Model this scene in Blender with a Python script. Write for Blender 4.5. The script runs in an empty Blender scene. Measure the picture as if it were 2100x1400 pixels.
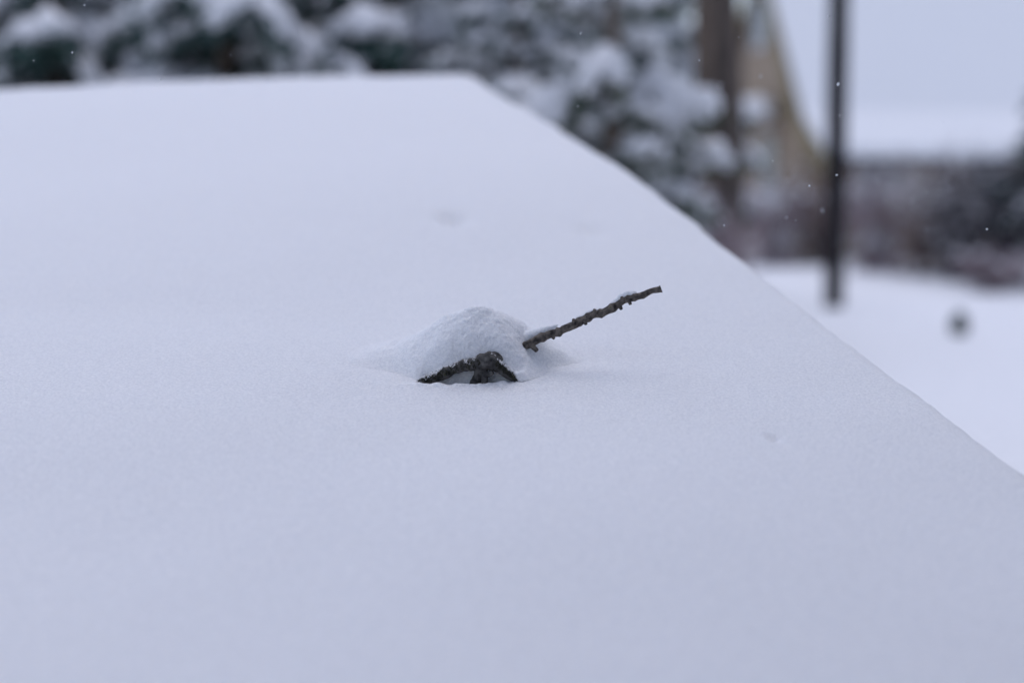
import bpy, bmesh, math, random
import numpy as np
from mathutils import Vector, Matrix, noise as mnoise

# ------------------------------------------------------------------ camera, sky, sun, exposure
scene = bpy.context.scene
COL = scene.collection
R = math.radians
F, CX, CY = 2917.0, 1050.0, 700.0            # lens in pixels of the 2100x1400 photograph (50 mm)
PITCH = R(6.0)
CAM = Vector((0, 0, 1.6))
FWD = Vector((0, math.cos(PITCH), -math.sin(PITCH)))
UP = Vector((0, math.sin(PITCH), math.cos(PITCH)))
XR = Vector((1, 0, 0))
FOCUS = 1.405

cd = bpy.data.cameras.new('camera')
cam = bpy.data.objects.new('camera', cd); COL.objects.link(cam)
cam.location = CAM
cam.rotation_euler = (math.pi / 2 - PITCH, 0, 0)
cd.sensor_width = 36; cd.lens = 50
cd.clip_start = 0.02; cd.clip_end = 600
cd.dof.use_dof = True; cd.dof.focus_distance = FOCUS; cd.dof.aperture_fstop = 1.9
scene.camera = cam

SUN_EL, SUN_ROT = 78.0, 10.0
world = bpy.data.worlds.new('World'); scene.world = world; world.use_nodes = True
nt = world.node_tree; nt.nodes.clear()
sky = nt.nodes.new('ShaderNodeTexSky'); sky.sky_type = 'NISHITA'; sky.sun_disc = False
sky.sun_elevation = R(SUN_EL); sky.sun_rotation = R(SUN_ROT)
sky.dust_density = 1.0; sky.air_density = 1.0
hs = nt.nodes.new('ShaderNodeHueSaturation'); hs.inputs['Saturation'].default_value = 0.73; hs.inputs['Hue'].default_value = 0.514
bg = nt.nodes.new('ShaderNodeBackground'); bg.inputs[1].default_value = 0.11
wo = nt.nodes.new('ShaderNodeOutputWorld')
nt.links.new(sky.outputs[0], hs.inputs['Color']); nt.links.new(hs.outputs[0], bg.inputs[0]); nt.links.new(bg.outputs[0], wo.inputs[0])
sl = bpy.data.lights.new('sun', 'SUN'); sl.energy = 0.5; sl.angle = R(75); sl.color = (1.0, 0.965, 0.975)
so = bpy.data.objects.new('sun', sl); COL.objects.link(so)
sd = Vector((math.sin(R(SUN_ROT)) * math.cos(R(SUN_EL)), math.cos(R(SUN_ROT)) * math.cos(R(SUN_EL)), math.sin(R(SUN_EL))))
so.rotation_euler = (-sd).to_track_quat('-Z', 'Y').to_euler()

vs = scene.view_settings
vs.view_transform = 'Standard'; vs.look = 'None'; vs.gamma = 1; vs.use_curve_mapping = False
vs.exposure = 0.73
scene.render.film_transparent = False
scene.cycles.use_denoising = True
scene.cycles.pixel_filter_type = 'BLACKMAN_HARRIS'; scene.cycles.filter_width = 1.5

random.seed(7)
RNG = np.random.default_rng(7)

# ------------------------------------------------------------------ helpers
def ray(x, y):
    return (XR * ((x - CX) / F) + UP * ((CY - y) / F) + FWD)          # depth 1 along the lens axis
def at(x, y, depth):
    return CAM + ray(x, y) * depth
def ground_at(x, y, z=0.0):
    d = ray(x, y); return CAM + d * ((z - CAM.z) / d.z)

def tag(o, label=None, cat=None, group=None, kind=None):
    if label: o['label'] = label
    if cat: o['category'] = cat
    if group: o['group'] = group
    if kind: o['kind'] = kind
    return o
def empty(name, loc=(0, 0, 0), rz=0.0):
    o = bpy.data.objects.new(name, None); COL.objects.link(o)
    o.location = loc; o.rotation_euler = (0, 0, rz); o.empty_display_size = 0.05
    return o
def link(name, me, parent=None, loc=None, rot=None, scale=None):
    o = bpy.data.objects.new(name, me); COL.objects.link(o)
    if parent: o.parent = parent
    if loc is not None: o.location = loc
    if rot is not None: o.rotation_euler = rot
    if scale is not None: o.scale = scale
    return o
def mesh(name, verts, faces, mat, smooth=True):
    me = bpy.data.meshes.new(name)
    me.from_pydata([tuple(map(float, v)) for v in verts] if not isinstance(verts, np.ndarray) else verts.tolist(), [],
                   faces.tolist() if isinstance(faces, np.ndarray) else faces)
    me.materials.append(mat)
    if smooth: me.polygons.foreach_set('use_smooth', [True] * len(me.polygons))
    me.update()
    return me
def box_data(x0, x1, y0, y1, z0, z1):
    v = [(x0,y0,z0),(x1,y0,z0),(x1,y1,z0),(x0,y1,z0),(x0,y0,z1),(x1,y0,z1),(x1,y1,z1),(x0,y1,z1)]
    f = [(0,3,2,1),(4,5,6,7),(0,1,5,4),(1,2,6,5),(2,3,7,6),(3,0,4,7)]
    return v, f
def box(name, dims, mat, parent, bevel=0.0):
    v, f = box_data(*dims)
    me = mesh(name, v, f, mat, smooth=False)
    if bevel:
        bm = bmesh.new(); bm.from_mesh(me)
        bmesh.ops.bevel(bm, geom=bm.edges[:], offset=bevel, segments=1, affect='EDGES'); bm.to_mesh(me); bm.free()
    return link(name, me, parent)
def prism(name, poly, axis_from, axis_to, fn, mat, parent):
    """poly: 2-D outline, extruded; fn(p, q, t) -> xyz"""
    n = len(poly)
    v = [fn(p, q, axis_from) for p, q in poly] + [fn(p, q, axis_to) for p, q in poly]
    f = [tuple(range(n - 1, -1, -1)), tuple(range(n, 2 * n))] + [(i, (i + 1) % n, n + (i + 1) % n, n + i) for i in range(n)]
    me = mesh(name, v, f, mat, smooth=False)
    bm = bmesh.new(); bm.from_mesh(me); bmesh.ops.recalc_face_normals(bm, faces=bm.faces[:]); bm.to_mesh(me); bm.free()
    return link(name, me, parent)

def hash_noise(P, cell, seed):
    """trilinear value noise, P (...,3) array, roughly -1..1"""
    r = np.random.default_rng(seed)
    T = r.uniform(-1, 1, (32, 32, 32))
    q = np.asarray(P) / cell
    i = np.floor(q).astype(int); f = q - i; f = f * f * (3 - 2 * f)
    i0 = i % 32; i1 = (i + 1) % 32
    def g(a, b, c): return T[a[..., 0], b[..., 1], c[..., 2]]
    x0 = g(i0, i0, i0) * (1 - f[..., 0]) + g(i1, i0, i0) * f[..., 0]
    x1 = g(i0, i1, i0) * (1 - f[..., 0]) + g(i1, i1, i0) * f[..., 0]
    x2 = g(i0, i0, i1) * (1 - f[..., 0]) + g(i1, i0, i1) * f[..., 0]
    x3 = g(i0, i1, i1) * (1 - f[..., 0]) + g(i1, i1, i1) * f[..., 0]
    y0 = x0 * (1 - f[..., 1]) + x1 * f[..., 1]
    y1 = x2 * (1 - f[..., 1]) + x3 * f[..., 1]
    return y0 * (1 - f[..., 2]) + y1 * f[..., 2]
def n2(a, b, cell, seed):
    return hash_noise(np.stack([a, b, np.zeros_like(a) + 0.37 * cell], -1), cell, seed)
def sstep(e0, e1, x):
    t = np.clip((x - e0) / (e1 - e0), 0, 1); return t * t * (3 - 2 * t)

def tube_data(pts, rads, seg=10, rough=0.0, cell=0.02, seed=0, cap=True):
    pts = [Vector(p) for p in pts]
    V, Fc = [], []
    n = len(pts)
    prev = None
    for i, p in enumerate(pts):
        t = (pts[min(i + 1, n - 1)] - pts[max(i - 1, 0)]).normalized()
        if prev is None:
            a = Vector((0, 0, 1)) if abs(t.z) < 0.9 else Vector((1, 0, 0))
            s = t.cross(a).normalized()
        else:
            s = (prev - t * prev.dot(t)).normalized()
        prev = s
        w = t.cross(s)
        for k in range(seg):
            th = 2 * math.pi * k / seg
            d = s * math.cos(th) + w * math.sin(th)
            r = rads[i]
            if rough:
                q = p + d * r
                r *= 1 + rough * mnoise.noise(q / cell + Vector((seed * 3.1, 0, 0))) + 0.5 * rough * mnoise.noise(q / (cell * 0.4))
            V.append(p + d * r)
    for i in range(n - 1):
        for k in range(seg):
            k2 = (k + 1) % seg
            Fc.append((i * seg + k, i * seg + k2, (i + 1) * seg + k2, (i + 1) * seg + k))
    if cap:
        Fc.append(tuple(range(seg - 1, -1, -1)))
        Fc.append(tuple(range((n - 1) * seg, n * seg)))
    return V, Fc
def join(datas):
    V, Fc = [], []
    for v, f in datas:
        o = len(V); V += list(v); Fc += [tuple(i + o for i in t) for t in f]
    return V, Fc
def resample(pts, rads, m):
    """Catmull-Rom through 3-D points, m steps for each span"""
    P = [Vector(p) for p in pts]; out, ro = [], []
    for i in range(len(P) - 1):
        p0, p1, p2, p3 = P[max(i - 1, 0)], P[i], P[i + 1], P[min(i + 2, len(P) - 1)]
        for k in range(m):
            t = k / m
            out.append(0.5 * ((2 * p1) + (p2 - p0) * t + (2 * p0 - 5 * p1 + 4 * p2 - p3) * t * t + (3 * p1 - p0 - 3 * p2 + p3) * t ** 3))
            ro.append(rads[i] * (1 - t) + rads[i + 1] * t)
    out.append(P[-1]); ro.append(rads[-1])
    return out, ro

# ------------------------------------------------------------------ materials
def new_mat(name):
    m = bpy.data.materials.new(name); m.use_nodes = True
    t = m.node_tree; b = t.nodes['Principled BSDF']
    return m, t, b
def noise_mat(name, c1, c2, scale, rough=0.8, bump=0.0, bscale=None, bdist=0.01, detail=4, c3=None, stretch=None, spec=0.3, ramp=(0.35, 0.65)):
    m, t, b = new_mat(name)
    tc = t.nodes.new('ShaderNodeTexCoord')
    src = tc.outputs['Object']
    if stretch:
        mp = t.nodes.new('ShaderNodeMapping'); mp.inputs['Scale'].default_value = stretch
        t.links.new(src, mp.inputs[0]); src = mp.outputs[0]
    n = t.nodes.new('ShaderNodeTexNoise'); n.inputs['Scale'].default_value = scale; n.inputs['Detail'].default_value = detail
    t.links.new(src, n.inputs['Vector'])
    r = t.nodes.new('ShaderNodeValToRGB')
    r.color_ramp.elements[0].position = ramp[0]; r.color_ramp.elements[1].position = ramp[1]
    r.color_ramp.elements[0].color = (*c1, 1); r.color_ramp.elements[1].color = (*c2, 1)
    if c3:
        e = r.color_ramp.elements.new(min(0.98, ramp[1] + 0.12)); e.color = (*c3, 1)
    t.links.new(n.outputs['Fac'], r.inputs[0]); t.links.new(r.outputs[0], b.inputs['Base Color'])
    b.inputs['Roughness'].default_value = rough
    b.inputs['Specular IOR Level'].default_value = spec
    if bump:
        nb = t.nodes.new('ShaderNodeTexNoise'); nb.inputs['Scale'].default_value = bscale or scale * 2; nb.inputs['Detail'].default_value = 5
        t.links.new(src, nb.inputs['Vector'])
        bp = t.nodes.new('ShaderNodeBump'); bp.inputs['Strength'].default_value = bump; bp.inputs['Distance'].default_value = bdist
        t.links.new(nb.outputs['Fac'], bp.inputs['Height']); t.links.new(bp.outputs[0], b.inputs['Normal'])
    return m

def snow_mat(name, grain, gdist, soft=0.25, soft_r=0.01):
    m, t, b = new_mat(name)
    b.inputs['Roughness'].default_value = 0.75
    b.inputs['Specular IOR Level'].default_value = 0.15
    if soft:
        b.inputs['Subsurface Weight'].default_value = soft
        b.inputs['Subsurface Radius'].default_value = (0.8, 0.9, 1.0)
        b.inputs['Subsurface Scale'].default_value = soft_r
    tc = t.nodes.new('ShaderNodeTexCoord')
    n = t.nodes.new('ShaderNodeTexNoise'); n.inputs['Scale'].default_value = grain; n.inputs['Detail'].default_value = 3; n.inputs['Roughness'].default_value = 0.65
    t.links.new(tc.outputs['Object'], n.inputs['Vector'])
    n3 = t.nodes.new('ShaderNodeTexNoise'); n3.inputs['Scale'].default_value = grain * 0.8; n3.inputs['Detail'].default_value = 4; n3.inputs['Roughness'].default_value = 0.8
    t.links.new(tc.outputs['Object'], n3.inputs['Vector'])
    cr = t.nodes.new('ShaderNodeValToRGB'); cr.color_ramp.elements[0].position = 0.36; cr.color_ramp.elements[1].position = 0.62
    cr.color_ramp.elements[0].color = (0.73, 0.745, 0.78, 1); cr.color_ramp.elements[1].color = (0.92, 0.926, 0.94, 1)
    t.links.new(n3.outputs['Fac'], cr.inputs[0]); t.links.new(cr.outputs[0], b.inputs['Base Color'])
    bp = t.nodes.new('ShaderNodeBump'); bp.inputs['Strength'].default_value = 0.75; bp.inputs['Distance'].default_value = gdist
    t.links.new(n.outputs['Fac'], bp.inputs['Height']); t.links.new(bp.outputs[0], b.inputs['Normal'])
    return m
M = {}
M['snow'] = snow_mat('fresh_snow', 520, 0.0019, soft=0.3, soft_r=0.005)
M['ground_snow'] = snow_mat('ground_snow', 14, 0.02, soft=0)
M['bough_snow'] = snow_mat('bough_snow', 40, 0.012, soft=0)
M['bark'] = noise_mat('mossy_bark', (0.028, 0.027, 0.028), (0.12, 0.115, 0.11), 160, 0.9, 0.9, 320, 0.0016, c3=(0.12, 0.12, 0.06))
M['twig'] = noise_mat('twig_bark', (0.024, 0.021, 0.021), (0.165, 0.142, 0.122), 190, 0.85, 1.0, 300, 0.0014, c3=(0.10, 0.098, 0.05))
M['moss'] = noise_mat('dark_moss', (0.016, 0.017, 0.015), (0.05, 0.05, 0.035), 260, 0.95, 0.9, 500, 0.001)
M['trunk'] = noise_mat('trunk_bark', (0.10, 0.08, 0.065), (0.24, 0.18, 0.14), 9, 0.9, 0.9, 14, 0.04, stretch=(1, 1, 0.2))
M['trunk_dark'] = noise_mat('dark_trunk_bark', (0.045, 0.038, 0.034), (0.14, 0.11, 0.092), 9, 0.9, 0.9, 14, 0.04, stretch=(1, 1, 0.2))
M['pole'] = noise_mat('creosote_wood', (0.010, 0.009, 0.011), (0.024, 0.020, 0.023), 12, 0.85, 0.5, 20, 0.01, stretch=(1, 1, 0.1))
M['needle'] = noise_mat('evergreen_needles', (0.026, 0.060, 0.058), (0.060, 0.118, 0.100), 3, 0.7)
M['needle_dark'] = noise_mat('sapling_needles', (0.010, 0.026, 0.022), (0.022, 0.045, 0.036), 40, 0.8)
M['needle_light'] = noise_mat('evergreen_needles_light', (0.035, 0.062, 0.04), (0.085, 0.115, 0.065), 3, 0.7)
M['stem'] = noise_mat('bare_twigs', (0.23, 0.185, 0.20), (0.40, 0.33, 0.345), 2, 0.9)
M['stem_brown'] = noise_mat('brown_twigs', (0.13, 0.10, 0.095), (0.26, 0.20, 0.185), 2, 0.9)
M['stem_dark'] = noise_mat('dark_twigs', (0.06, 0.058, 0.068), (0.12, 0.11, 0.12), 2, 0.9)
M['wall'] = noise_mat('ochre_siding', (0.29, 0.225, 0.165), (0.35, 0.275, 0.205), 1.2, 0.8)
M['trim'] = noise_mat('ochre_trim', (0.20, 0.165, 0.085), (0.25, 0.205, 0.11), 2, 0.7)
M['white_trim'] = noise_mat('window_trim', (0.42, 0.42, 0.43), (0.5, 0.5, 0.5), 2, 0.6)
M['glass'] = noise_mat('window_glass', (0.18, 0.22, 0.26), (0.22, 0.26, 0.30), 1, 0.15, spec=0.5)
M['roof'] = noise_mat('roof_shingle', (0.06, 0.05, 0.05), (0.1, 0.09, 0.085), 6, 0.9)
M['shade_house_siding'] = noise_mat('shade_house_siding', (0.10, 0.115, 0.15), (0.14, 0.155, 0.19), 3, 0.7)
M['boards'] = noise_mat('weathered_boards', (0.10, 0.08, 0.065), (0.2, 0.165, 0.135), 6, 0.85, 0.4, 20, 0.004, stretch=(1, 1, 0.12))

# ------------------------------------------------------------------ frame of the sloping snow slab
TILT = R(12.57); YAW = R(12.8)
P0 = at(985, 787, 1.40)
AX = Vector((1, 0, 0)); BX = Vector((0, math.cos(TILT), math.sin(TILT))); NX = Vector((0, -math.sin(TILT), math.cos(TILT)))
def abc(a, b, c): return P0 + AX * a + BX * b + NX * c
def px_plane(x, y, c=0.0):
    d = ray(x, y); t = ((P0 + NX * c) - CAM).dot(NX) / d.dot(NX); q = CAM + d * t - P0
    return q.dot(AX), q.dot(BX)
cY, sY = math.cos(YAW), math.sin(YAW)
def ab2uv(a, b): return a * cY + b * sY, -a * sY + b * cY
def uv2ab(u, v): return u * cY - v * sY, u * sY + v * cY
K = 1.40 / F                                    # metres for one pixel at the twig
# measured run of the right-hand rim and of the far rim
rim = [ab2uv(*px_plane(x, y)) for x, y in ((1004,178),(1100,234),(1195,291),(1294,358),(1367,411),(1456,483),(1507,526),(1580,581),(1696,667),(1777,727),(1863,796),(1923,839),(2000,899),(2100,960))]
# the rounding hides the outermost centimetres of the rim from here: put them back
OFF_R = 0.0385
OFF_F = [0.0939, 0.0832, 0.0896, 0.0918, 0.1094, 0.0946]
rv = np.array([p[1] for p in rim]); ru = np.array([p[0] for p in rim]) + OFF_R
o_ = np.argsort(rv); rv, ru = rv[o_], ru[o_]
ru = np.polyval(np.polyfit(rv, ru, 3), rv)
far = [ab2uv(*px_plane(x, y)) for x, y in ((0,184),(160,176),(330,166),(500,161),(700,155),(900,153))]
fu = np.array([p[0] for p in far]); fv = np.array([p[1] for p in far]) + np.array(OFF_F)
print('rim u', np.round(ru, 3), 'v', np.round(rv, 3)); print('far', np.round(fu, 3), np.round(fv, 3))
V_FAR = float(fv.mean()); V_NEAR = -1.05; U_LEFT = float(fu.min()) - 0.45; U_RIGHT = float(ru.mean())

DIMPLES = [(930, 460, .020, .024, .019), (1212, 477, .022, .022, .010), (403, 575, .008, .012, .008), (1588, 897, .006, .007, .0055),
           (300, 900, .16, .14, -.006), (1300, 1050, .2, .14, -.008), (700, 420, .4, .3, -.012), (1240, 735, .075, .03, .003), (250, 640, .25, .08, .004)]
def slab_height(a, b):
    u, v = ab2uv(a, b)
    du = np.interp(v, rv, ru) - u + 0.003 * n2(u, v, 0.07, 3) + 0.0022 * n2(u, v, 0.02, 4)
    dv = np.interp(u, fu, fv) - v + 0.006 * n2(u, v, 0.09, 5) + 0.002 * n2(u, v, 0.02, 6)
    dl = u - U_LEFT; dn = v - V_NEAR
    k = 0.05
    def smin(p, q):
        h = np.clip(0.5 + 0.5 * (q - p) / k, 0, 1); return q * (1 - h) + p * h - k * h * (1 - h)
    d = smin(smin(du, dv), smin(dl, dn))
    RR = 0.045
    dd = np.clip(d, 0, RR)
    h = -(RR - np.sqrt(np.maximum(RR ** 2 - (RR - dd) ** 2, 0)))
    h = h + np.where(d < 0, d * 7.0, 0)
    h = h - 0.012 * np.exp(-np.maximum(d, 0) / 0.09)
    h = h + 0.005 * n2(a, b, 0.35, 11) + 0.0016 * n2(a, b, 0.09, 12)
    for x, y, ra, rb, dep in DIMPLES:
        pa, pb = px_plane(x, y)
        h = h - dep * np.exp(-((a - pa) / ra) ** 2 - ((b - pb) / rb) ** 2)
    # rise of the drift around the buried branch, and the hollow under its arch
    h = h + 0.006 * np.exp(-((a + 0.02) / 0.16) ** 2 - ((b - 0.07) / 0.12) ** 2)
    lip = -0.006 + 0.010 * sstep(0.0, 0.05, a) * 0 + 0.014 * np.clip((a - 0.0) / 0.04, 0, 1.6) 
    holl = sstep(-0.066, -0.05, a) * (1 - sstep(0.036, 0.05, a)) * sstep(lip - 0.004, lip + 0.006, b) * (1 - sstep(0.010, 0.024, b))
    h = h - 0.009 * holl
    h = h + 0.0026 * (1 + 0.8 * n2(a, b, 0.010, 71) + 0.5 * n2(a, b, 0.004, 72)) * np.exp(-((b - lip + 0.004) / 0.007) ** 2) * sstep(-0.09, -0.05, a) * (1 - sstep(0.03, 0.07, a))
    return h
def grain(a, b):
    """fine crystals, metres"""
    return 0.00022 * n2(a, b, 0.0042, 21) + 0.00022 * n2(a, b, 0.0021, 22) + 0.0005 * n2(a, b, 0.012, 23)

# ------------------------------------------------------------------ the ground
def ground_height(x, y):
    x = np.asarray(x, float); y = np.asarray(y, float)
    h = 0.05 * n2(x, y, 6.0, 31) + 0.02 * n2(x, y, 1.7, 32)
    return h * sstep(2, 12, np.hypot(x, y)) 
def spaced(lo, hi, n, c, k):
    t = np.linspace(-1, 1, n); s = np.sinh(k * t) / math.sinh(k)
    return np.where(s < 0, c + s * (c - lo), c + s * (hi - c))
gx = spaced(-260, 260, 190, 6, 5.0); gy = spaced(-120, 420, 220, 22, 5.0)
GX, GY = np.meshgrid(gx, gy); GZ = ground_height(GX, GY)
def grid_faces(nr, nc):
    i = np.arange(nr * nc).reshape(nr, nc)
    return np.stack([i[:-1, :-1], i[:-1, 1:], i[1:, 1:], i[1:, :-1]], -1).reshape(-1, 4)
g = link('ground', mesh('ground', np.stack([GX, GY, GZ], -1).reshape(-1, 3), grid_faces(*GX.shape), M['ground_snow']))
tag(g, 'flat snow covered yard running out to the house', 'ground', kind='structure')

# ------------------------------------------------------------------ the low shed that carries the snow, and the snow slab
UDIR = AX * cY + BX * sY; VDIR = -AX * sY + BX * cY
def uvc(u, v, c): return P0 + UDIR * u + VDIR * v + NX * c
shed = empty('shed', uvc((U_LEFT + U_RIGHT) / 2, (V_NEAR + V_FAR) / 2, 0).xy.to_3d())
tag(shed, 'low lean-to shed buried under the thick sloping slab of snow', 'shed')
bpy.context.view_layer.update()
def shed_prism(name, u0, u1, v0, v1, c0, c1, mat):
    v = [uvc(u, v_, c) - shed.location for c in (c0, c1) for u, v_ in ((u0, v0), (u1, v0), (u1, v1), (u0, v1))]
    return link(name, mesh(name, v, [(0,3,2,1),(4,5,6,7),(0,1,5,4),(1,2,6,5),(2,3,7,6),(3,0,4,7)], mat, False), shed)
ul, ur, vn, vf = U_LEFT + 0.035, U_RIGHT - 0.04, V_NEAR + 0.035, V_FAR - 0.04
shed_prism('roof', ul, ur, vn, vf, -0.235, -0.185, M['roof'])
ins = 0.14
def wall_boards(pa, pb):
    L = (pb - pa).length; n = max(3, int(L / 0.15))
    d = (pb - pa) / n; nrm = Vector((d.y, -d.x, 0)).normalized() * 0.011
    for i in range(n):
        a = pa + d * (i + 0.02); b = pa + d * (i + 0.98); off = nrm * (1 + 0.25 * (i % 2))
        vs_ = []
        for q, s in ((a, 1), (b, 1), (b, -1), (a, -1)):
            w = q.xy.to_3d() + off * s
            vs_.append((Vector((w.x, w.y, -0.02)) - shed.location, Vector((w.x, w.y, q.z)) - shed.location))
        v = [p[0] for p in vs_] + [p[1] for p in vs_]
        link('board', mesh('board', v, [(0,3,2,1),(4,5,6,7),(0,1,5,4),(1,2,6,5),(2,3,7,6),(3,0,4,7)], M['boards'], False), shed)
cs = [uvc(u, v, -0.24) for u, v in ((ul + ins, vn + ins), (ur - ins, vn + ins), (ur - ins, vf - ins), (ul + ins, vf - ins))]
for i in range(4): wall_boards(cs[i], cs[(i + 1) % 4])

def lines(lo, hi, dense, coarse, seg):
    """grid lines: fine inside the segments (lo, hi, step), coarse elsewhere"""
    out = [lo]
    while out[-1] < hi:
        st = coarse
        for s0, s1, ds in seg:
            if s0 <= out[-1] < s1: st = min(st, ds)
            else:
                gap = s0 - out[-1] if out[-1] < s0 else out[-1] - s1
                st = min(st, ds + max(gap, 0) * 0.10)
        out.append(out[-1] + st)
    return np.array(out)
us = lines(U_LEFT - 0.03, U_RIGHT + 0.06, 0, 0.03, [(-0.17, 0.22, 0.0016), (U_RIGHT - 0.045, U_RIGHT + 0.06, 0.005), (U_LEFT - 0.03, U_LEFT + 0.03, 0.01)])
vsn = lines(V_NEAR - 0.03, V_FAR + 0.04, 0, 0.03, [(-0.14, 0.13, 0.0016), (V_FAR - 0.05, V_FAR + 0.04, 0.006), (V_NEAR - 0.03, V_NEAR + 0.03, 0.01)])
UU, VV = np.meshgrid(us, vsn)
AA, BB = uv2ab(UU, VV)
HH = slab_height(AA, BB)
fine = sstep(-0.22, -0.15, UU) * (1 - sstep(0.2, 0.26, UU)) * sstep(-0.18, -0.12, VV) * (1 - sstep(0.1, 0.16, VV))
HH = HH + grain(AA, BB) * (0.15 + 0.85 * fine)
HH = np.maximum(HH, -0.215)
B_ = np.array([AX, BX, NX])
PTS = np.stack([AA, BB, HH], -1).reshape(-1, 3) @ B_
slab = link('snow_slab', mesh('snow_slab', PTS, grid_faces(*UU.shape), M['snow']), loc=P0)
tag(slab, 'thick smooth sheet of fresh snow sloping across the whole foreground', 'snow')
print('slab', UU.shape)

# ------------------------------------------------------------------ the snow mound over the branch, from a density field
TW = [(1030, 730), (1068, 711), (1110, 693), (1142, 681), (1180, 664), (1215, 647), (1250, 634), (1290, 612), (1322, 603), (1356, 592)]
def px_abc(x, y, b=0.0):
    """the point at pixel (x, y) lying at depth b on the slab's own axis"""
    d = ray(x, y); t = ((P0 + BX * b) - CAM).dot(BX) / d.dot(BX); q = CAM + d * t - P0
    return q.dot(AX), b, q.dot(NX)
B0 = 0.006
ARCH = [px_abc(x, y, B0) for x, y in ((835, 806), (855, 793), (872, 784), (890, 776), (920, 763), (950, 753), (980, 748), (1000, 742), (1011, 742), (1024, 753), (1040, 765), (1052, 774), (1064, 787))]
arch_a = np.array([p[0] for p in ARCH]); arch_c = np.array([p[2] for p in ARCH])
twig_pts = [px_abc(x, y, 0.040 + 0.0016 * i) for i, (x, y) in enumerate(TW)]

def seg_dist(P, pts, rads):
    best = np.full(P.shape[:-1], 1e9)
    for i in range(len(pts) - 1):
        p, q = np.array(pts[i]), np.array(pts[i + 1]); d = q - p
        t = np.clip(((P - p) @ d) / (d @ d), 0, 1)
        best = np.minimum(best, np.linalg.norm(P - (p + t[..., None] * d), axis=-1) - (rads[i] * (1 - t) + rads[i + 1] * t))
    return best
def mound_height(a, b):
    a0 = -0.010
    left = np.exp(-(np.abs(np.minimum(a - a0, 0)) / 0.068) ** 1.65)
    right = np.exp(-(np.maximum(a - a0, 0) / (0.0535 + 0.026 * sstep(0.035, 0.075, b))) ** 3.0)
    ga = left * right
    bf = -0.004 + 0.010 * sstep(0.035, 0.07, a) + 0.018 * (1 - sstep(-0.11, -0.03, a))
    wid = 0.060 - 0.014 * sstep(0.0, 0.03, a)
    t = np.clip((b - bf) / wid, 0, 1); w = sstep(-0.10, -0.04, a)
    front = w * np.sin(t * math.pi / 2) + (1 - w) * sstep(0, 1, t)
    back = 1 - sstep(0.045, 0.165, b)
    m = 0.0605 * ga * front * back
    return m
def surface_nets(f, h, org):
    s = f > 0
    nx, ny, nz = f.shape
    acc = np.zeros((nx - 1, ny - 1, nz - 1, 3)); cnt = np.zeros((nx - 1, ny - 1, nz - 1))
    offs = [(i, j, k) for i in (0, 1) for j in (0, 1) for k in (0, 1)]
    def sub(A, o): return A[o[0]:nx - 1 + o[0], o[1]:ny - 1 + o[1], o[2]:nz - 1 + o[2]]
    for o in offs:
        for ax in range(3):
            if o[ax]: continue
            p = list(o); p[ax] = 1; p = tuple(p)
            fa, fb = sub(f, o), sub(f, p); cr = (fa > 0) != (fb > 0)
            t = np.where(cr, fa / np.where(cr, fa - fb, 1), 0)
            for q in range(3):
                acc[..., q] += np.where(cr, o[q] + (t if q == ax else 0), 0)
            cnt += cr
    act = cnt > 0
    idx = np.full(act.shape, -1); idx[act] = np.arange(act.sum())
    ii = np.argwhere(act)
    V = (ii + acc[act] / cnt[act][:, None]) * h + org
    faces = []
    for ax in range(3):
        sl0 = [slice(1, -1)] * 3; sl0[ax] = slice(0, -1); sl1 = [slice(1, -1)] * 3; sl1[ax] = slice(1, None)
        c0, c1 = s[tuple(sl0)], s[tuple(sl1)]
        for flip, mask in ((False, c0 & ~c1), (True, ~c0 & c1)):
            e = np.argwhere(mask)
            if not len(e): continue
            base = e + 1; base[:, ax] -= 1
            o1, o2 = [(1, 2), (2, 0), (0, 1)][ax]
            def gi(d1, d2):
                q = base.copy(); q[:, o1] += d1; q[:, o2] += d2; return idx[q[:, 0], q[:, 1], q[:, 2]]
            qd = np.stack([gi(-1, -1), gi(0, -1), gi(0, 0), gi(-1, 0)], -1)
            faces.append(qd[:, ::-1] if flip else qd)
    return V, np.concatenate(faces)
hv = 0.00105
ga_ = np.arange(-0.155, 0.125, hv); gb_ = np.arange(-0.022, 0.175, hv); gc_ = np.arange(-0.018, 0.078, hv)
A3, B3, C3 = np.meshgrid(ga_, gb_, gc_, indexing='ij')
P3 = np.stack([A3, B3, C3], -1)
a2, b2 = np.meshgrid(ga_, gb_, indexing='ij')
mh = mound_height(a2, b2)
base2 = slab_height(a2, b2)
top = base2 + mh - 0.0028 * (1 - sstep(0.0005, 0.012, mh))
frontness = np.exp(-((a2 + 0.0) / 0.09) ** 2) * (1 - sstep(0.035, 0.07, b2))
lump = 0.0016 * hash_noise(P3, 0.018, 41) + (0.0004 + 0.0003 * frontness[..., None]) * hash_noise(P3, 0.007, 42) + (0.0002 + 0.0006 * frontness[..., None]) * hash_noise(P3, 0.0032, 43)
damp = sstep(0.0005, 0.014, mh)[..., None]
f3 = (top[..., None] - C3) * 0.72 + lump * (0.12 + 0.88 * damp)
# a ridge of snow lying along the twig
twr = [0.008, 0.0075, 0.005, 0.001, -0.005]
tp = np.array(twig_pts); tp2 = tp.copy(); tp2[:, 2] += 0.003; tp2[:, 1] += 0.012
rid = -seg_dist(P3, tp2[:5], twr) + 0.5 * lump
f3 = np.maximum(f3, rid)
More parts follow.
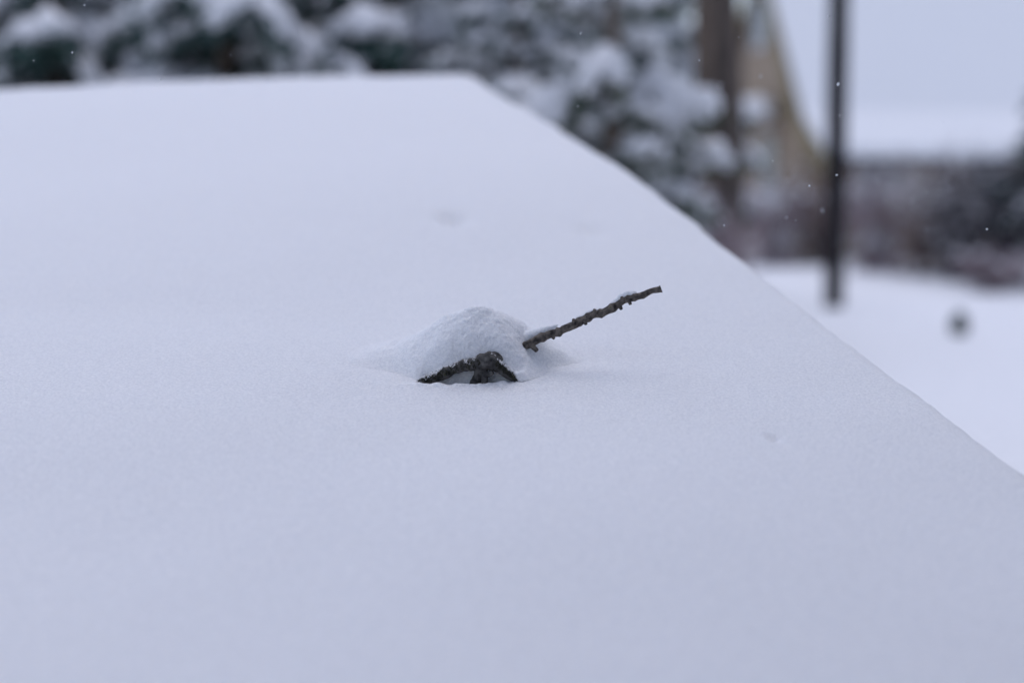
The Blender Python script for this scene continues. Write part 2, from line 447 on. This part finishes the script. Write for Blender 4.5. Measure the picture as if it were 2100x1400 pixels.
# open the hollow under the arch of the branch, and clear the snow from the twig's front
at3 = np.interp(A3, arch_a, arch_c) + 0.0026 + 0.0022 * hash_noise(P3, 0.006, 51) + 0.0026 * hash_noise(P3, 0.0028, 52)
at3 = at3 + 0.36 * np.maximum(0, B0 - B3)
carve = np.maximum(C3 - at3, B3 - 0.0125 - 0.45 * C3 - 0.002 * hash_noise(P3, 0.01, 53))
f3 = np.minimum(f3, carve)
f3[0], f3[-1] = -1, -1; f3[:, 0], f3[:, -1] = -1, -1; f3[:, :, 0], f3[:, :, -1] = -1, -1
mv, mf = surface_nets(f3, hv, np.array([ga_[0], gb_[0], gc_[0]]))
me = mesh('snow_mound', mv @ B_, mf, M['snow'])
bm = bmesh.new(); bm.from_mesh(me)
seen, drop = set(), []
for v0 in bm.verts:                                   # leave out crumbs that hang in the air
    if v0.index in seen: continue
    st, comp = [v0], [v0]; seen.add(v0.index)
    while st:
        q = st.pop()
        for e in q.link_edges:
            w = e.other_vert(q)
            if w.index not in seen: seen.add(w.index); st.append(w); comp.append(w)
    if len(comp) < 4000: drop += comp
bmesh.ops.delete(bm, geom=drop, context='VERTS'); bm.to_mesh(me); bm.free(); me.update()
mo = link('snow_mound', me, loc=P0)
tag(mo, 'rough rounded heap of snow caught on the dark branch', 'snow mound')
print('mound verts', len(me.vertices))

# ------------------------------------------------------------------ the branch
branch = empty('fallen_branch', P0)
tag(branch, 'dark mossy fallen branch poking out of the snow with one raised twig', 'branch')
def loc3(p): return AX * p[0] + BX * p[1] + NX * p[2]
def tube_part(name, pts, rads, mat, parent, seg=18, m=10, rough=0.14, cell=0.006, seed=0):
    p, r = resample([loc3(q) for q in pts], rads, m)
    v, f = tube_data(p, r, seg, rough, cell, seed)
    return link(name, mesh(name, v, f, mat), parent)
def bp(x, y, b=B0): return px_abc(x, y, b)
tube_part('stem', [bp(800, 822), bp(845, 799), bp(872, 783), bp(890, 775), bp(920, 761), bp(950, 750), bp(972, 746), bp(988, 742), bp(1003, 740), bp(1018, 739, .018), bp(1042, 727, .034), bp(1064, 713, .040)],
          [.0046, .0046, .0047, .0052, .0056, .0058, .0060, .0080, .0090, .0080, .0058, .0044], M['bark'], branch, 22, 12, 0.20, 0.006, 1)
tube_part('side_branch', [bp(1000, 740), bp(1013, 745), bp(1026, 756), bp(1039, 766), bp(1054, 775), bp(1072, 789)],
          [.0066, .0060, .0050, .0045, .0043, .0040], M['bark'], branch, 18, 10, 0.20, 0.005, 2)
tube_part('stub', [bp(990, 748), bp(985, 762), bp(980, 774), bp(973, 788), bp(967, 806)], [.0066, .0058, .0052, .0054, .0050], M['bark'], branch, 18, 8, 0.22, 0.005, 3)
tube_part('stub', [bp(986, 758, .003), bp(992, 770, .001), bp(994, 782, 0), bp(993, 800, 0)], [.0052, .0040, .0034, .0030], M['bark'], branch, 14, 8, 0.22, 0.004, 4)
tube_part('stub', [bp(992, 766, .002), bp(1002, 767, -.001), bp(1011, 763, -.002)], [.0034, .0028, .0024], M['bark'], branch, 12, 6, 0.22, 0.004, 5)
tw_r = [.0042, .0042, .0042, .0040, .0040, .0039, .0038, .0037, .0032, .0031]
tp3, tr3 = resample([loc3(q) for q in twig_pts], tw_r, 14)
# swollen nodes along the twig
for i in range(len(tp3)):
    s = i / (len(tp3) - 1) * 9
    for c, amp, w in ((2.05, .20, .12), (3.1, .30, .10), (3.25, -.12, .08), (4.2, .20, .12), (4.75, .28, .10), (5.5, .22, .10), (6.15, .30, .12), (6.9, .18, .1), (7.3, .16, .1), (7.9, .14, .1), (9.0, .28, .10), (8.4, -.10, .2)):
        tr3[i] *= 1 + 1.15 * amp * math.exp(-((s - c) / w) ** 2)
    tp3[i] = tp3[i] + NX * (0.0006 * math.sin(s * 3.1) + 0.0003 * math.sin(s * 7.7)) + BX * 0.001 * math.sin(s * 4)
tv, tf = tube_data(tp3, tr3, 22, 0.09, 0.003, 9)
twig = link('twig', mesh('twig', tv, tf, M['twig']), branch)
def bud(x, y, dx, dy, r0, r1, b):
    p = px_abc(x, y, b); q = px_abc(x + dx, y + dy, b - 0.002); md = tuple((p[i] + q[i]) / 2 for i in range(3))
    pp, rr = resample([loc3(p), loc3(md), loc3(q)], [r0, (r0 + r1) / 2, r1], 5)
    rr[-1] *= 0.75
    v, f = tube_data(pp, rr, 10, 0.2, 0.003, x)
    link('bud', mesh('bud', v, f, M['twig']), twig)
bud(1084, 701, 18, 19, .0034, .0022, .040)
for x, y, dx, dy, b in ((1131, 687, 6, 8, .040), (1177, 663, -1, -9, .042), (1200, 658, 2, 8, .043), (1219, 644, 0, -10, .045), (1270, 626, 5, 9, .048), (1290, 614, 3, 11, .049), (1316, 605, 5, 6, .051), (1277, 617, -2, -8, .049)):
    bud(x, y, dx, dy, random.uniform(.0021, .0028), .0015, b)
# little moss tufts standing along the upper edge of the exposed stem
moss_v, moss_f = [], []
for i in range(900):
    a = random.uniform(-0.058, 0.036); c = float(np.interp(a, arch_a, arch_c)) + random.uniform(-0.001, 0.006)
    base = Vector((a, B0 - 0.004 + random.uniform(-0.003, 0.004), c))
    L = random.uniform(0.0012, 0.0042); ang = random.uniform(0.3, 2.84); w = random.uniform(0.0004, 0.0009)
    tip = base + Vector((math.cos(ang) * L, -random.uniform(0, 0.001), math.sin(ang) * L))
    o = len(moss_v)
    moss_v += [loc3(base + Vector((-w, 0, 0))), loc3(base + Vector((w, 0, 0))), loc3(tip), loc3(base + Vector((0, -w * 1.5, 0)))]
    moss_f += [(o, o + 1, o + 2), (o, o + 3, o + 2), (o + 3, o + 1, o + 2)]
tag(link('moss', mesh('moss', moss_v, moss_f, M['moss'], False), branch), kind='stuff')
# loose crumbs of snow along the broken edge of the mound, on the branch and below it
cv, cf = [], []
def crumb(p, r):
    o = len(cv); k = [r * random.uniform(.6, 1.2) for _ in range(6)]
    for (dx, dy, dz), q in zip(((1,0,0),(0,1,0),(-1,0,0),(0,-1,0),(0,0,1),(0,0,-1)), k): cv.append(loc3(Vector(p) + Vector((dx*q, dy*q, dz*q))))
    cf.extend([(o, o+1, o+4), (o+1, o+2, o+4), (o+2, o+3, o+4), (o+3, o, o+4), (o+1, o, o+5), (o+2, o+1, o+5), (o+3, o+2, o+5), (o, o+3, o+5)])
for i in range(2600):
    a = random.uniform(-0.064, 0.040); c = float(np.interp(a, arch_a, arch_c)); r_ = 0.0056 + 0.0018 * math.exp(-((a - .007) / .012) ** 2)
    reach = 0.45 + 1.1 * mnoise.noise(Vector((a * 130, 3.3, 0))) + 0.6 * mnoise.noise(Vector((a * 420, 8.1, 0)))
    th = random.uniform(-.3, 1.5)
    if th > reach: continue
    crumb((a, B0 - math.sin(th) * r_, c + math.cos(th) * r_ + .0012), random.uniform(.0004, .0012))
ca = np.array([random.gauss(-.01, .05) for _ in range(160)]); cb = np.array([-.008 - abs(random.gauss(0, .010)) for _ in range(160)])
chh = slab_height(ca, cb)
for a, b, h_ in zip(ca, cb, chh): crumb((a, b, h_ + .0001), random.uniform(.0003, .0007))
tag(link('crumbs', mesh('crumbs', cv, cf, M['snow']), mo), kind='stuff')
# snow lying on top of the twig
def twig_snow(i0, i1, r, label, seed):
    pts = [tp3[i] + NX * (tr3[i] * 0.75 + 0.0004) + BX * 0.0025 for i in range(i0, i1)]
    n = len(pts); rr = [max(0.0004, r * math.sin(math.pi * (k + .3) / n) ** 0.6) for k in range(n)]
    v, f = tube_data(pts, rr, 12, 0.35, 0.004, seed)
    me_ = mesh('twig_snow', [Vector(q) - pts[n // 2] for q in v], f, M['snow'])
    o = link('twig_snow', me_, loc=P0 + pts[n // 2]); tag(o, label, 'snow', 'snow lying on the twig')
twig_snow(84, 106, .0042, 'thin cap of snow on the twig near its raised tip', 1)
twig_snow(50, 80, .0022, 'sliver of snow along the middle of the raised twig', 2)

# ------------------------------------------------------------------ the house
hx, hy = 35.0 * (1645 - CX) / F, 35.0
house = empty('house', (hx, hy, 0), R(8.0))
tag(house, 'ochre gabled house with a steep snow covered roof behind the hedge', 'house')
HW, HL = 7.0, 11.0                       # depth of the gable wall, length along the ridge
ridge = 7.9; knee = 3.35
# gable-end outline in (depth g, height z); the roof breaks at the knee and flares out over the eave
wall_poly = [(0, -0.1), (HW, -0.1), (HW, knee - .25), (HW / 2, ridge - .25), (0, knee - .25)]
prism('wall', wall_poly, 0.0, 0.22, lambda p, q, t: (t, p, q), M['wall'], house)
box('wall', (0.22, HL, 0.0, 0.22, -0.1, 2.95), M['wall'], house)
box('wall', (HL - .22, HL, 0.22, HW, -0.1, 2.95), M['wall'], house)
outl = [(-1.8, 2.38), (-0.1, knee), (HW / 2, ridge), (HW + 0.1, knee), (HW + 1.8, 2.32)]
def band(lo, hi): return [(g, z + lo) for g, z in outl] + [(g, z + hi) for g, z in reversed(outl)]
prism('roof', band(-0.16, 0.0), -0.12, HL + 0.3, lambda p, q, t: (t, p, q), M['roof'], house)
prism('roof_snow', band(0.004, 0.24), -0.10, HL + 0.3, lambda p, q, t: (t, p, q), M['bough_snow'], house)
prism('bargeboard', band(-0.32, 0.02), -0.24, -0.125, lambda p, q, t: (t, p, q), M['trim'], house)
def window(g0, g1, z0, z1):
    w = box('window', (-0.03, -0.004, g0, g1, z0, z1), M['glass'], house)
    t = 0.13
    for dims in ((-0.09, -0.035, g0 - t, g0, z0 - t, z1 + t), (-0.09, -0.035, g1, g1 + t, z0 - t, z1 + t), (-0.09, -0.035, g0, g1, z1, z1 + t), (-0.09, -0.035, g0, g1, z0 - t, z0)):
        box('frame', dims, M['white_trim'], w)
    box('mullion', (-0.07, -0.035, g0, g1, (z0 + z1) / 2 - .03, (z0 + z1) / 2 + .03), M['white_trim'], w)
window(2.2, 3.1, 1.5, 2.95); window(3.0, 4.0, 5.5, 6.8)
prism('window_hood', [(-1.3, 3.15), (-0.005, 3.6), (-0.005, 3.75), (-1.3, 3.27)], 1.3, 4.1, lambda p, q, t: (p, t, q), M['trim'], house)
def lumpy(name, size, mat, parent, loc, seed, sub=3, amp=0.22, cell=0.5, flat=0.35):
    bm = bmesh.new(); bmesh.ops.create_icosphere(bm, subdivisions=sub, radius=1.0)
    for v in bm.verts:
        n = v.co.copy()
        k = 1 + amp * mnoise.noise(n / cell + Vector((seed * 1.7, 0, seed)))
        z = n.z if n.z > 0 else n.z * flat
        v.co = Vector((n.x * size[0], n.y * size[1], z * size[2])) * k
    me = bpy.data.meshes.new(name); bm.to_mesh(me); bm.free(); me.materials.append(mat)
    me.polygons.foreach_set('use_smooth', [True] * len(me.polygons))
    return link(name, me, parent, loc)
lumpy('hood_snow', (0.8, 1.5, 0.55), M['bough_snow'], house, (-0.70, 2.7, 3.5), 3)
# windows of the long wall, mostly behind the hedge
for i, e0 in enumerate((1.4, 4.2, 7.0)):
    w = box('window', (e0, e0 + 1.1, -0.03, -0.004, 0.9, 2.2), M['glass'], house)
    for dims in ((e0 - .1, e0, -.08, -.035, .8, 2.3), (e0 + 1.1, e0 + 1.2, -.08, -.035, .8, 2.3), (e0, e0 + 1.1, -.08, -.035, 2.2, 2.3), (e0, e0 + 1.1, -.08, -.035, .8, .9)):
        box('frame', dims, M['white_trim'], w)

# ------------------------------------------------------------------ unseen slate-blue house, added beside the shed to shade the near-right snow
shade_block = empty('shade_house', (0.86, 1.1, 0)); tag(shade_block, 'unseen slate blue boarded house added to shade the near right snow', 'house')
box('wall', (0.03, 6.0, -6.0, -0.03, -0.1, 4.4), M['shade_house_siding'], shade_block)
for k in range(22):
    z = 0.1 + k * 0.195
    for run in ((0.0, 0.028, -6.0, 0.0), (0.028, 6.0, -0.028, 0.0)):
        v, f = box_data(run[0], run[1], run[2], run[3], z, z + 0.192)
        v = [(x - (.012 if q < 4 and run[1] < 1 and x == 0.0 else 0), y + (.012 if q < 4 and run[1] > 1 and y == 0.0 else 0), z_) for q, (x, y, z_) in enumerate(v)]
        link('siding_board', mesh('siding_board', v, f, M['shade_house_siding'], False), shade_block)
prism('roof', [(-0.35, 4.3), (3.0, 6.4), (6.35, 4.3), (6.35, 4.45), (3.0, 6.55), (-0.35, 4.45)], -6.2, 0.25, lambda p, q, t: (p, t, q), M['roof'], shade_block)
prism('roof_snow', [(-0.35, 4.454), (3.0, 6.554), (6.35, 4.454), (6.33, 4.65), (3.0, 6.75), (-0.33, 4.65)], -6.18, 0.23, lambda p, q, t: (p, t, q), M['bough_snow'], shade_block)

# ------------------------------------------------------------------ pole
def gz(x, y): return float(ground_height(np.array([x]), np.array([y]))[0])
pb_ = ground_at(1710, 634)
pole = empty('utility_pole', (pb_.x, pb_.y, gz(pb_.x, pb_.y)))
tag(pole, 'dark straight wooden utility pole standing in the snowy yard', 'pole')
lean = -0.03
pts = [Vector((lean * z / 4, 0, z)) for z in np.linspace(-0.2, 9.0, 24)]
v, f = tube_data(pts, [0.136 - 0.0028 * p.z + (0.012 if p.z > 1.2 else 0) for p in pts], 16, 0.06, 0.3, 2)
link('shaft', mesh('shaft', v, f, M['pole']), pole)
box('crossarm', (-1.1 + lean * 2, 1.1 + lean * 2, -0.27, -0.15, 8.1, 8.25), M['pole'], pole)
for q in (-0.95, -0.4, 0.4, 0.95):
    v, f = tube_data([(q + lean * 2, -0.21, 8.25), (q + lean * 2, -0.21, 8.32), (q + lean * 2, -0.21, 8.42)], [.03, .06, .035], 10)
    link('insulator', mesh('insulator', v, f, M['glass']), pole)

# ------------------------------------------------------------------ broad-leaved tree, its trunk in view
def make_tree(name, base, h, r0, label, mat, seed, forks=9, low=4.8):
    random.seed(seed)
    t = empty(name, base); tag(t, label, 'tree')
    pts = [Vector((0.05 * math.sin(z * 1.1), 0.05 * math.cos(z * 0.9), z)) for z in np.linspace(-0.2, h, 26)]
    rr = [r0 * (1.35 - 0.35 * min(1, max(0, p.z) / 0.5)) * (1 - 0.75 * max(0, p.z) / h) for p in pts]
    v, f = tube_data(pts, rr, 18, 0.16, 0.12, seed); link('trunk', mesh('trunk', v, f, mat), t)
    crown = []
    for k in range(forks):
        z = random.uniform(low, h * 0.92); an = random.uniform(0, 6.28); L = random.uniform(1.2, 2.6) * (1.2 - z / h * .6)
        d = Vector((math.cos(an), math.sin(an), random.uniform(.5, 1.0))).normalized()
        p0 = Vector((0, 0, z)); q = [p0 + d * L * s + Vector((0, 0, .3 * s * s)) for s in (0, .33, .66, 1)]
        crown.append(tube_data(q, [r0 * .32, r0 * .22, r0 * .13, r0 * .05], 7, .1, .2, k))
        for j in range(6):
            s = random.uniform(.3, 1); e = d.copy(); e += Vector((random.uniform(-.8, .8), random.uniform(-.8, .8), random.uniform(-.1, .7))); e.normalize()
            p1 = p0 + d * L * s + Vector((0, 0, .3 * s * s)); l2 = random.uniform(.4, 1.0)
            crown.append(tube_data([p1, p1 + e * l2 * .5, p1 + e * l2 + Vector((0, 0, .1))], [r0 * .09, r0 * .06, r0 * .02], 5))
    v, f = join(crown); link('crown', mesh('crown', v, f, mat), t)
    return t
tb = at(1482, 700, 15.0); 
make_tree('bare_tree', (tb.x, tb.y, gz(tb.x, tb.y)), 9.5, 0.19, 'dark brown tree trunk standing in front of the ochre gable', M['trunk_dark'], 5)
tb = at(1440, 700, 17.0)
make_tree('bare_tree', (tb.x, tb.y, gz(tb.x, tb.y)), 9.0, 0.18, 'paler tan tree trunk just left of the dark trunk', M['trunk'], 6)

# ------------------------------------------------------------------ snow-laden evergreens
def bough_meshes(i, mat, L, fat=1.0):
    """one drooping bough with side sprays: (needles, the snow lying on it)"""
    random.seed(100 + i)
    droop = random.uniform(0.3, 0.75)
    def spine(s): return Vector((L * s, 0.07 * math.sin(3 * s + i), 0.12 * L * s - droop * L * s * s))
    runs = [([spine(s) for s in np.linspace(0.05, 1, 9)], 0.115 * L * fat)]
    for k in range(9):
        s0 = 0.2 + 0.085 * k + random.uniform(-.03, .03); side = 1 if k % 2 else -1
        p = spine(s0); l = L * random.uniform(.22, .5) * (1.15 - s0 * .6); out = random.uniform(.5, 1.1); dr = random.uniform(.4, 1.3)
        runs.append(([p + Vector((l * t * math.cos(out), side * l * t * math.sin(out), -dr * l * t * t + .02 * t)) for t in np.linspace(0, 1, 6)], L * random.uniform(.055, .11) * fat))
    nd, sd_ = [tube_data([spine(s) for s in np.linspace(0, 1, 7)], list(np.linspace(0.022, 0.006, 7)), 5)], []
    nv, nf = [], []; wv_, wf_ = [], []
    for pts, r in runs:
        n = len(pts)
        pr = [max(.006, r * (math.sin(math.pi * (a + .35) / (n + .2)) ** .7) * (1 + .75 * mnoise.noise(Vector((a * .9, i * 5.7, r * 300))))) for a in range(n)]
        v, f = tube_data(pts, pr, 9, 0.45, 0.07, i + r * 90)
        v = [Vector(q) for q in v]
        for q_i, q in enumerate(v):
            c = pts[q_i // 9]; dz = q.z - c.z
            v[q_i] = Vector((q.x, q.y, c.z + (dz * 0.85 + .02 if dz > 0 else dz * .3)))
        if random.random() < .88: sd_.append((v, f))
        for k in range(int(26 * n)):
            a = random.uniform(0, n - 1.001); a0 = int(a); p = pts[a0].lerp(pts[a0 + 1], a - a0)
            t = (pts[a0 + 1] - pts[a0]).normalized()
            d = (t * random.uniform(.1, .9) + Vector((random.gauss(0, .5), random.gauss(0, .5), random.uniform(-1.3, .15)))).normalized()
            l = random.uniform(.06, .17); w = random.uniform(.007, .017)
            wv = d.cross(Vector((random.random() - .5, random.random() - .5, random.random() - .5))).normalized() * w
            q = p + Vector((random.gauss(0, .03), random.gauss(0, .03), random.uniform(-.05, .01)))
            tv_, tf_ = (wv_, wf_) if random.random() < .42 else (nv, nf)
            if tv_ is wv_: q = q + Vector((0, 0, .03)); d.z = abs(d.z) * .3 - .2
            o = len(tv_); tv_ += [q - wv, q + wv, q + d * l + wv * .3, q + d * l - wv * .3]; tf_.append((o, o + 1, o + 2, o + 3))
    nv, nf = join(nd + [(nv, nf)]); sv, sf = join(sd_ + [(wv_, wf_)])
    return mesh('bough', nv, nf, mat, False), mesh('snow', sv, sf, M['bough_snow'])
BOUGH = [bough_meshes(i, M['needle'], 1.0) for i in range(9)]
BOUGH_L = [bough_meshes(20 + i, M['needle_light'], 1.0, 1.35) for i in range(5)]
TRUNK_ME = {}
def evergreen(base, h, rad, n, label, seed, variants=BOUGH, low=0.15, group='snow laden evergreens', name='evergreen_tree', power=0.75, snowy=1.0):
    random.seed(seed)
    t = empty(name, (base[0], base[1], gz(base[0], base[1]))); tag(t, label, 'tree' if h > 1 else 'sapling', group)
    pts = [Vector((0, 0, z)) for z in np.linspace(-.1, h, 8)]
    v, f = tube_data(pts, [max(.01, .035 * h * (1 - i / 8.2)) for i in range(8)], 8, .1, .2, seed)
    link('trunk', mesh('trunk', v, f, M['trunk']), t)
    for k in range(n):
        s = (k + random.random()) / n
        z = h * (low + (0.98 - low) * s)
        L = max(min(.25, rad), rad * (1 - s) ** power * random.uniform(.55, 1.35) + min(.12, rad * .1))
        an = k * 2.39996 + random.uniform(-.4, .4)
        b, sn = random.choice(variants)
        o = link('bough', b, t, (0, 0, z), (random.uniform(-.4, .4), random.uniform(-.4, .35) - .35 * s, an), (L, L, L * random.uniform(.9, 1.2)))
        if random.random() < snowy: link('snow', sn, o)
    return t
def spot(x, d): 
    p = at(x, 395, d); return (p.x, p.y)
front = [(-260, 8.6, 3.6, 1.35, 'leftmost snow laden evergreen, cut off by the left picture edge'),
         (120, 9.0, 3.9, 1.3, 'snow laden evergreen behind the far left of the slab, second from the left'),
         (470, 8.5, 3.6, 1.3, 'snow laden evergreen behind the left part of the far rim, third from the left'),
         (800, 9.2, 4.0, 1.3, 'snow laden evergreen behind the middle of the far rim, fourth from the left')]
for i, (x, d, h, r, lab) in enumerate(front):
    evergreen(spot(x, d), h, r, 64, lab, 300 + i)
evergreen(spot(1060, 8.4), 3.2, 1.1, 56, 'large snow laden evergreen just above the far right corner of the slab', 310)
evergreen(spot(1255, 7.4), 3.1, 0.72, 40, 'low lighter green snowy conifer just left of the brown tree trunk', 311, BOUGH_L, power=.6)
back = [(-150, 14.5, 5.6, 1.8, 'tall evergreen standing behind the leftmost snowy trees'),
        (280, 15.0, 6.0, 1.8, 'tall evergreen in the back row, second from the left'),
        (660, 14.6, 5.8, 1.8, 'tall evergreen in the back row, third from the left'),
        (1000, 15.4, 6.0, 1.8, 'tall evergreen in the back row, fourth from the left'),
        (1185, 16.5, 6.0, 1.2, 'tall evergreen in the back row, nearest to the brown trunk')]
for i, (x, d, h, r, lab) in enumerate(back):
    evergreen(spot(x, d), h, r, 80, lab, 330 + i)
evergreen(spot(1345, 22.0), 6.4, 1.25, 80, 'slim tall evergreen filling the gap just left of the brown trunk', 340)
evergreen(spot(2150, 24.0), 4.4, 0.72, 80, 'dark evergreen at the right picture edge beside the snowy roof', 350, snowy=.3)

# ------------------------------------------------------------------ bare shrubs of the hedge
def shrub(base, h, rad, label, seed, mat, stems=70, snow=60, group='bare shrubs of the hedge'):
    random.seed(seed)
    t = empty('shrub', (base[0], base[1], gz(base[0], base[1]))); tag(t, label, 'shrub', group)
    ds, tips = [], []
    for k in range(stems):
        an = random.uniform(0, 6.28); out = rad * math.sqrt(random.random()); top_ = h * random.uniform(.5, 1.0) * (1.25 if random.random() < .06 else 1)
        p0 = Vector((random.gauss(0, .22 * rad), random.gauss(0, .22 * rad), -.05)); p3 = Vector((math.cos(an) * out, math.sin(an) * out, top_ * (1 - .18 * (out / rad) ** 2)))
        p1 = p0.lerp(p3, .35) + Vector((0, 0, .12 * h)); p2 = p0.lerp(p3, .7) + Vector((random.gauss(0, .06), random.gauss(0, .06), .08 * h))
        ds.append(tube_data([p0, p1, p2, p3], [.016, .012, .008, .004], 4, cap=False))
        for j in range(9):
            s = random.uniform(.2, 1); q = p0.lerp(p3, s) + Vector((0, 0, .1 * h * math.sin(s * 3)))
            e = Vector((random.gauss(0, 1), random.gauss(0, 1), random.uniform(-.1, 1.1))).normalized() * random.uniform(.18, .5)
            ds.append(tube_data([q, q + e * .5 + Vector((0, 0, .02)), q + e], [.008, .006, .003], 3, cap=False)); tips.append(q + e * .6)
    v, f = join(ds); link('stems', mesh('stems', v, f, mat, False), t)
    sv, sf = [], []
    for k in range(snow * 22):
        c = random.choice(tips); s = random.uniform(.02, .05)
        if mnoise.noise(c * 1.5 + Vector((seed, 0, 0))) < .06: continue
        o = len(sv); sv += [c + Vector((s * 1.6, 0, 0)), c + Vector((0, s * 1.6, 0)), c + Vector((-s * 1.6, 0, 0)), c + Vector((0, -s * 1.6, 0)), c + Vector((0, 0, s)), c + Vector((0, 0, -s * .4))]
        sf += [(o, o+1, o+4), (o+1, o+2, o+4), (o+2, o+3, o+4), (o+3, o, o+4), (o+1, o, o+5), (o+2, o+1, o+5), (o+3, o+2, o+5), (o, o+3, o+5)]
    tag(link('snow', mesh('snow', sv, sf, M['bough_snow']), t), kind='stuff')
    return t
hedge = [(1420, 475, 2.0, 1.25, 'stem', 50, 'bare shrub at the left end of the hedge, behind the brown trunk'),
         (1500, 530, 2.2, 1.2, 'stem_brown', 110, 'reddish bare shrub below the gable wall'),
         (1590, 543, 1.95, 1.2, 'stem', 420, 'snow flecked pinkish shrub just left of the utility pole'),
         (1690, 543, 2.25, 1.2, 'stem_brown', 60, 'bare brown shrub right behind the utility pole'),
         (1800, 556, 2.2, 1.1, 'stem', 330, 'snow flecked shrub just right of the utility pole'),
         (1895, 566, 2.5, 1.1, 'stem_brown', 70, 'bare brown shrub in the right half of the hedge below the eave'),
         (1985, 576, 2.45, 1.0, 'stem_dark', 15, 'dark shrub near the right end of the hedge'),
         (2075, 586, 2.6, 1.0, 'stem_dark', 10, 'darkest shrub of the hedge, at the right picture edge'),
         (2165, 592, 2.2, 1.0, 'stem_dark', 10, 'dark shrub past the right picture edge at the end of the hedge')]
for i, (x, y, h, r, mt, sn, lab) in enumerate(hedge):
    p = ground_at(x, y); shrub((p.x, p.y), h, r, lab, 400 + i, M[mt], 80, sn)
p = spot(1452, 13.0)
shrub(p, 1.55, 0.42, 'small brown shrub at the foot of the two trunks', 460, M['stem'], 60, 60)
p = ground_at(2030, 600)
shrub((p.x, p.y), 0.62, 0.62, 'low rounded shrub dusted with snow in front of the dark hedge end', 450, M['stem'], 60, 90)

# ------------------------------------------------------------------ small evergreen tip in the yard
p = ground_at(1967, 688)
sap = evergreen((p.x, p.y), 0.21, 0.07, 110, 'tiny dark green evergreen tip sticking out of the snow right of the pole', 500, [(BOUGH[0][0], BOUGH[0][1])], snowy=0, group='small plants in the yard', name='sapling')
lumpy('foliage', (0.095, 0.095, 0.155), M['needle_dark'], sap, (0, 0, 0.09), 12, 3, 0.4, 0.35, 0.8)

# ------------------------------------------------------------------ falling snowflakes
def flake_mesh(i):
    random.seed(900 + i); ds = []
    for k in range(4):
        d = Vector((random.gauss(0, 1), random.gauss(0, 1), random.gauss(0, 1))).normalized() * .0010
        ds.append(tube_data([-d, d * .1, d], [.00022, .0004, .0002], 6))
    v, f = join(ds); return mesh('snowflake', v, f, M['bough_snow'])
FL = [flake_mesh(i) for i in range(4)]
random.seed(77)
for x, y, d, s in ((173,11,1.5,1),(360,47,1.55,.9),(419,26,1.7,.8),(148,108,1.42,1.3),(69,125,1.5,.9),(330,163,1.45,1.3),(473,113,1.5,.7),(513,49,1.7,.7),(530,107,1.6,.7),(568,137,1.5,.7),
    (1191,69,1.42,1.4),(1340,85,1.9,1.2),(1434,124,1.42,1.1),(1343,170,1.42,.9),(1185,218,1.42,1),(932,19,1.4,.7),(1485,462,1.42,1.2),(1699,34,1.45,1.3),(1719,173,1.42,2.0),(1560,157,1.75,1.7),(1478,174,2.2,2.2),
    (1716,359,1.45,1.4),(1660,381,1.45,1.3),(1687,432,1.75,2.0),(1613,446,1.62,1.7),(1632,452,1.5,.9),(1870,411,1.95,2.2),(1843,375,2.0,1.3),(1901,394,1.5,.8),(2024,470,1.42,1.3),(1901,470,1.7,1.1),(1722,237,1.5,.8),(1515,77,1.5,.6),(1990,12,1.6,.8),(1640,210,1.5,.7),(1765,300,1.55,.7),(1585,330,1.45,.7),(1935,250,1.6,.8),(1830,120,1.7,.8),(2050,330,1.5,.7),(1545,410,1.5,.6),(1780,520,1.6,.7),(620,60,1.5,.6),(700,120,1.6,.7),(840,90,1.5,.6),(260,70,1.6,.7),(1100,120,1.5,.6),(1265,110,1.6,.8),(1400,300,1.5,.6)):
    o = link('snowflake', random.choice(FL), loc=at(x, y, d), rot=(random.random() * 6, random.random() * 6, random.random() * 6), scale=(s * .95,) * 3)
    tag(o, 'tiny white snowflake falling through the air', 'snowflake', 'falling snowflakes')
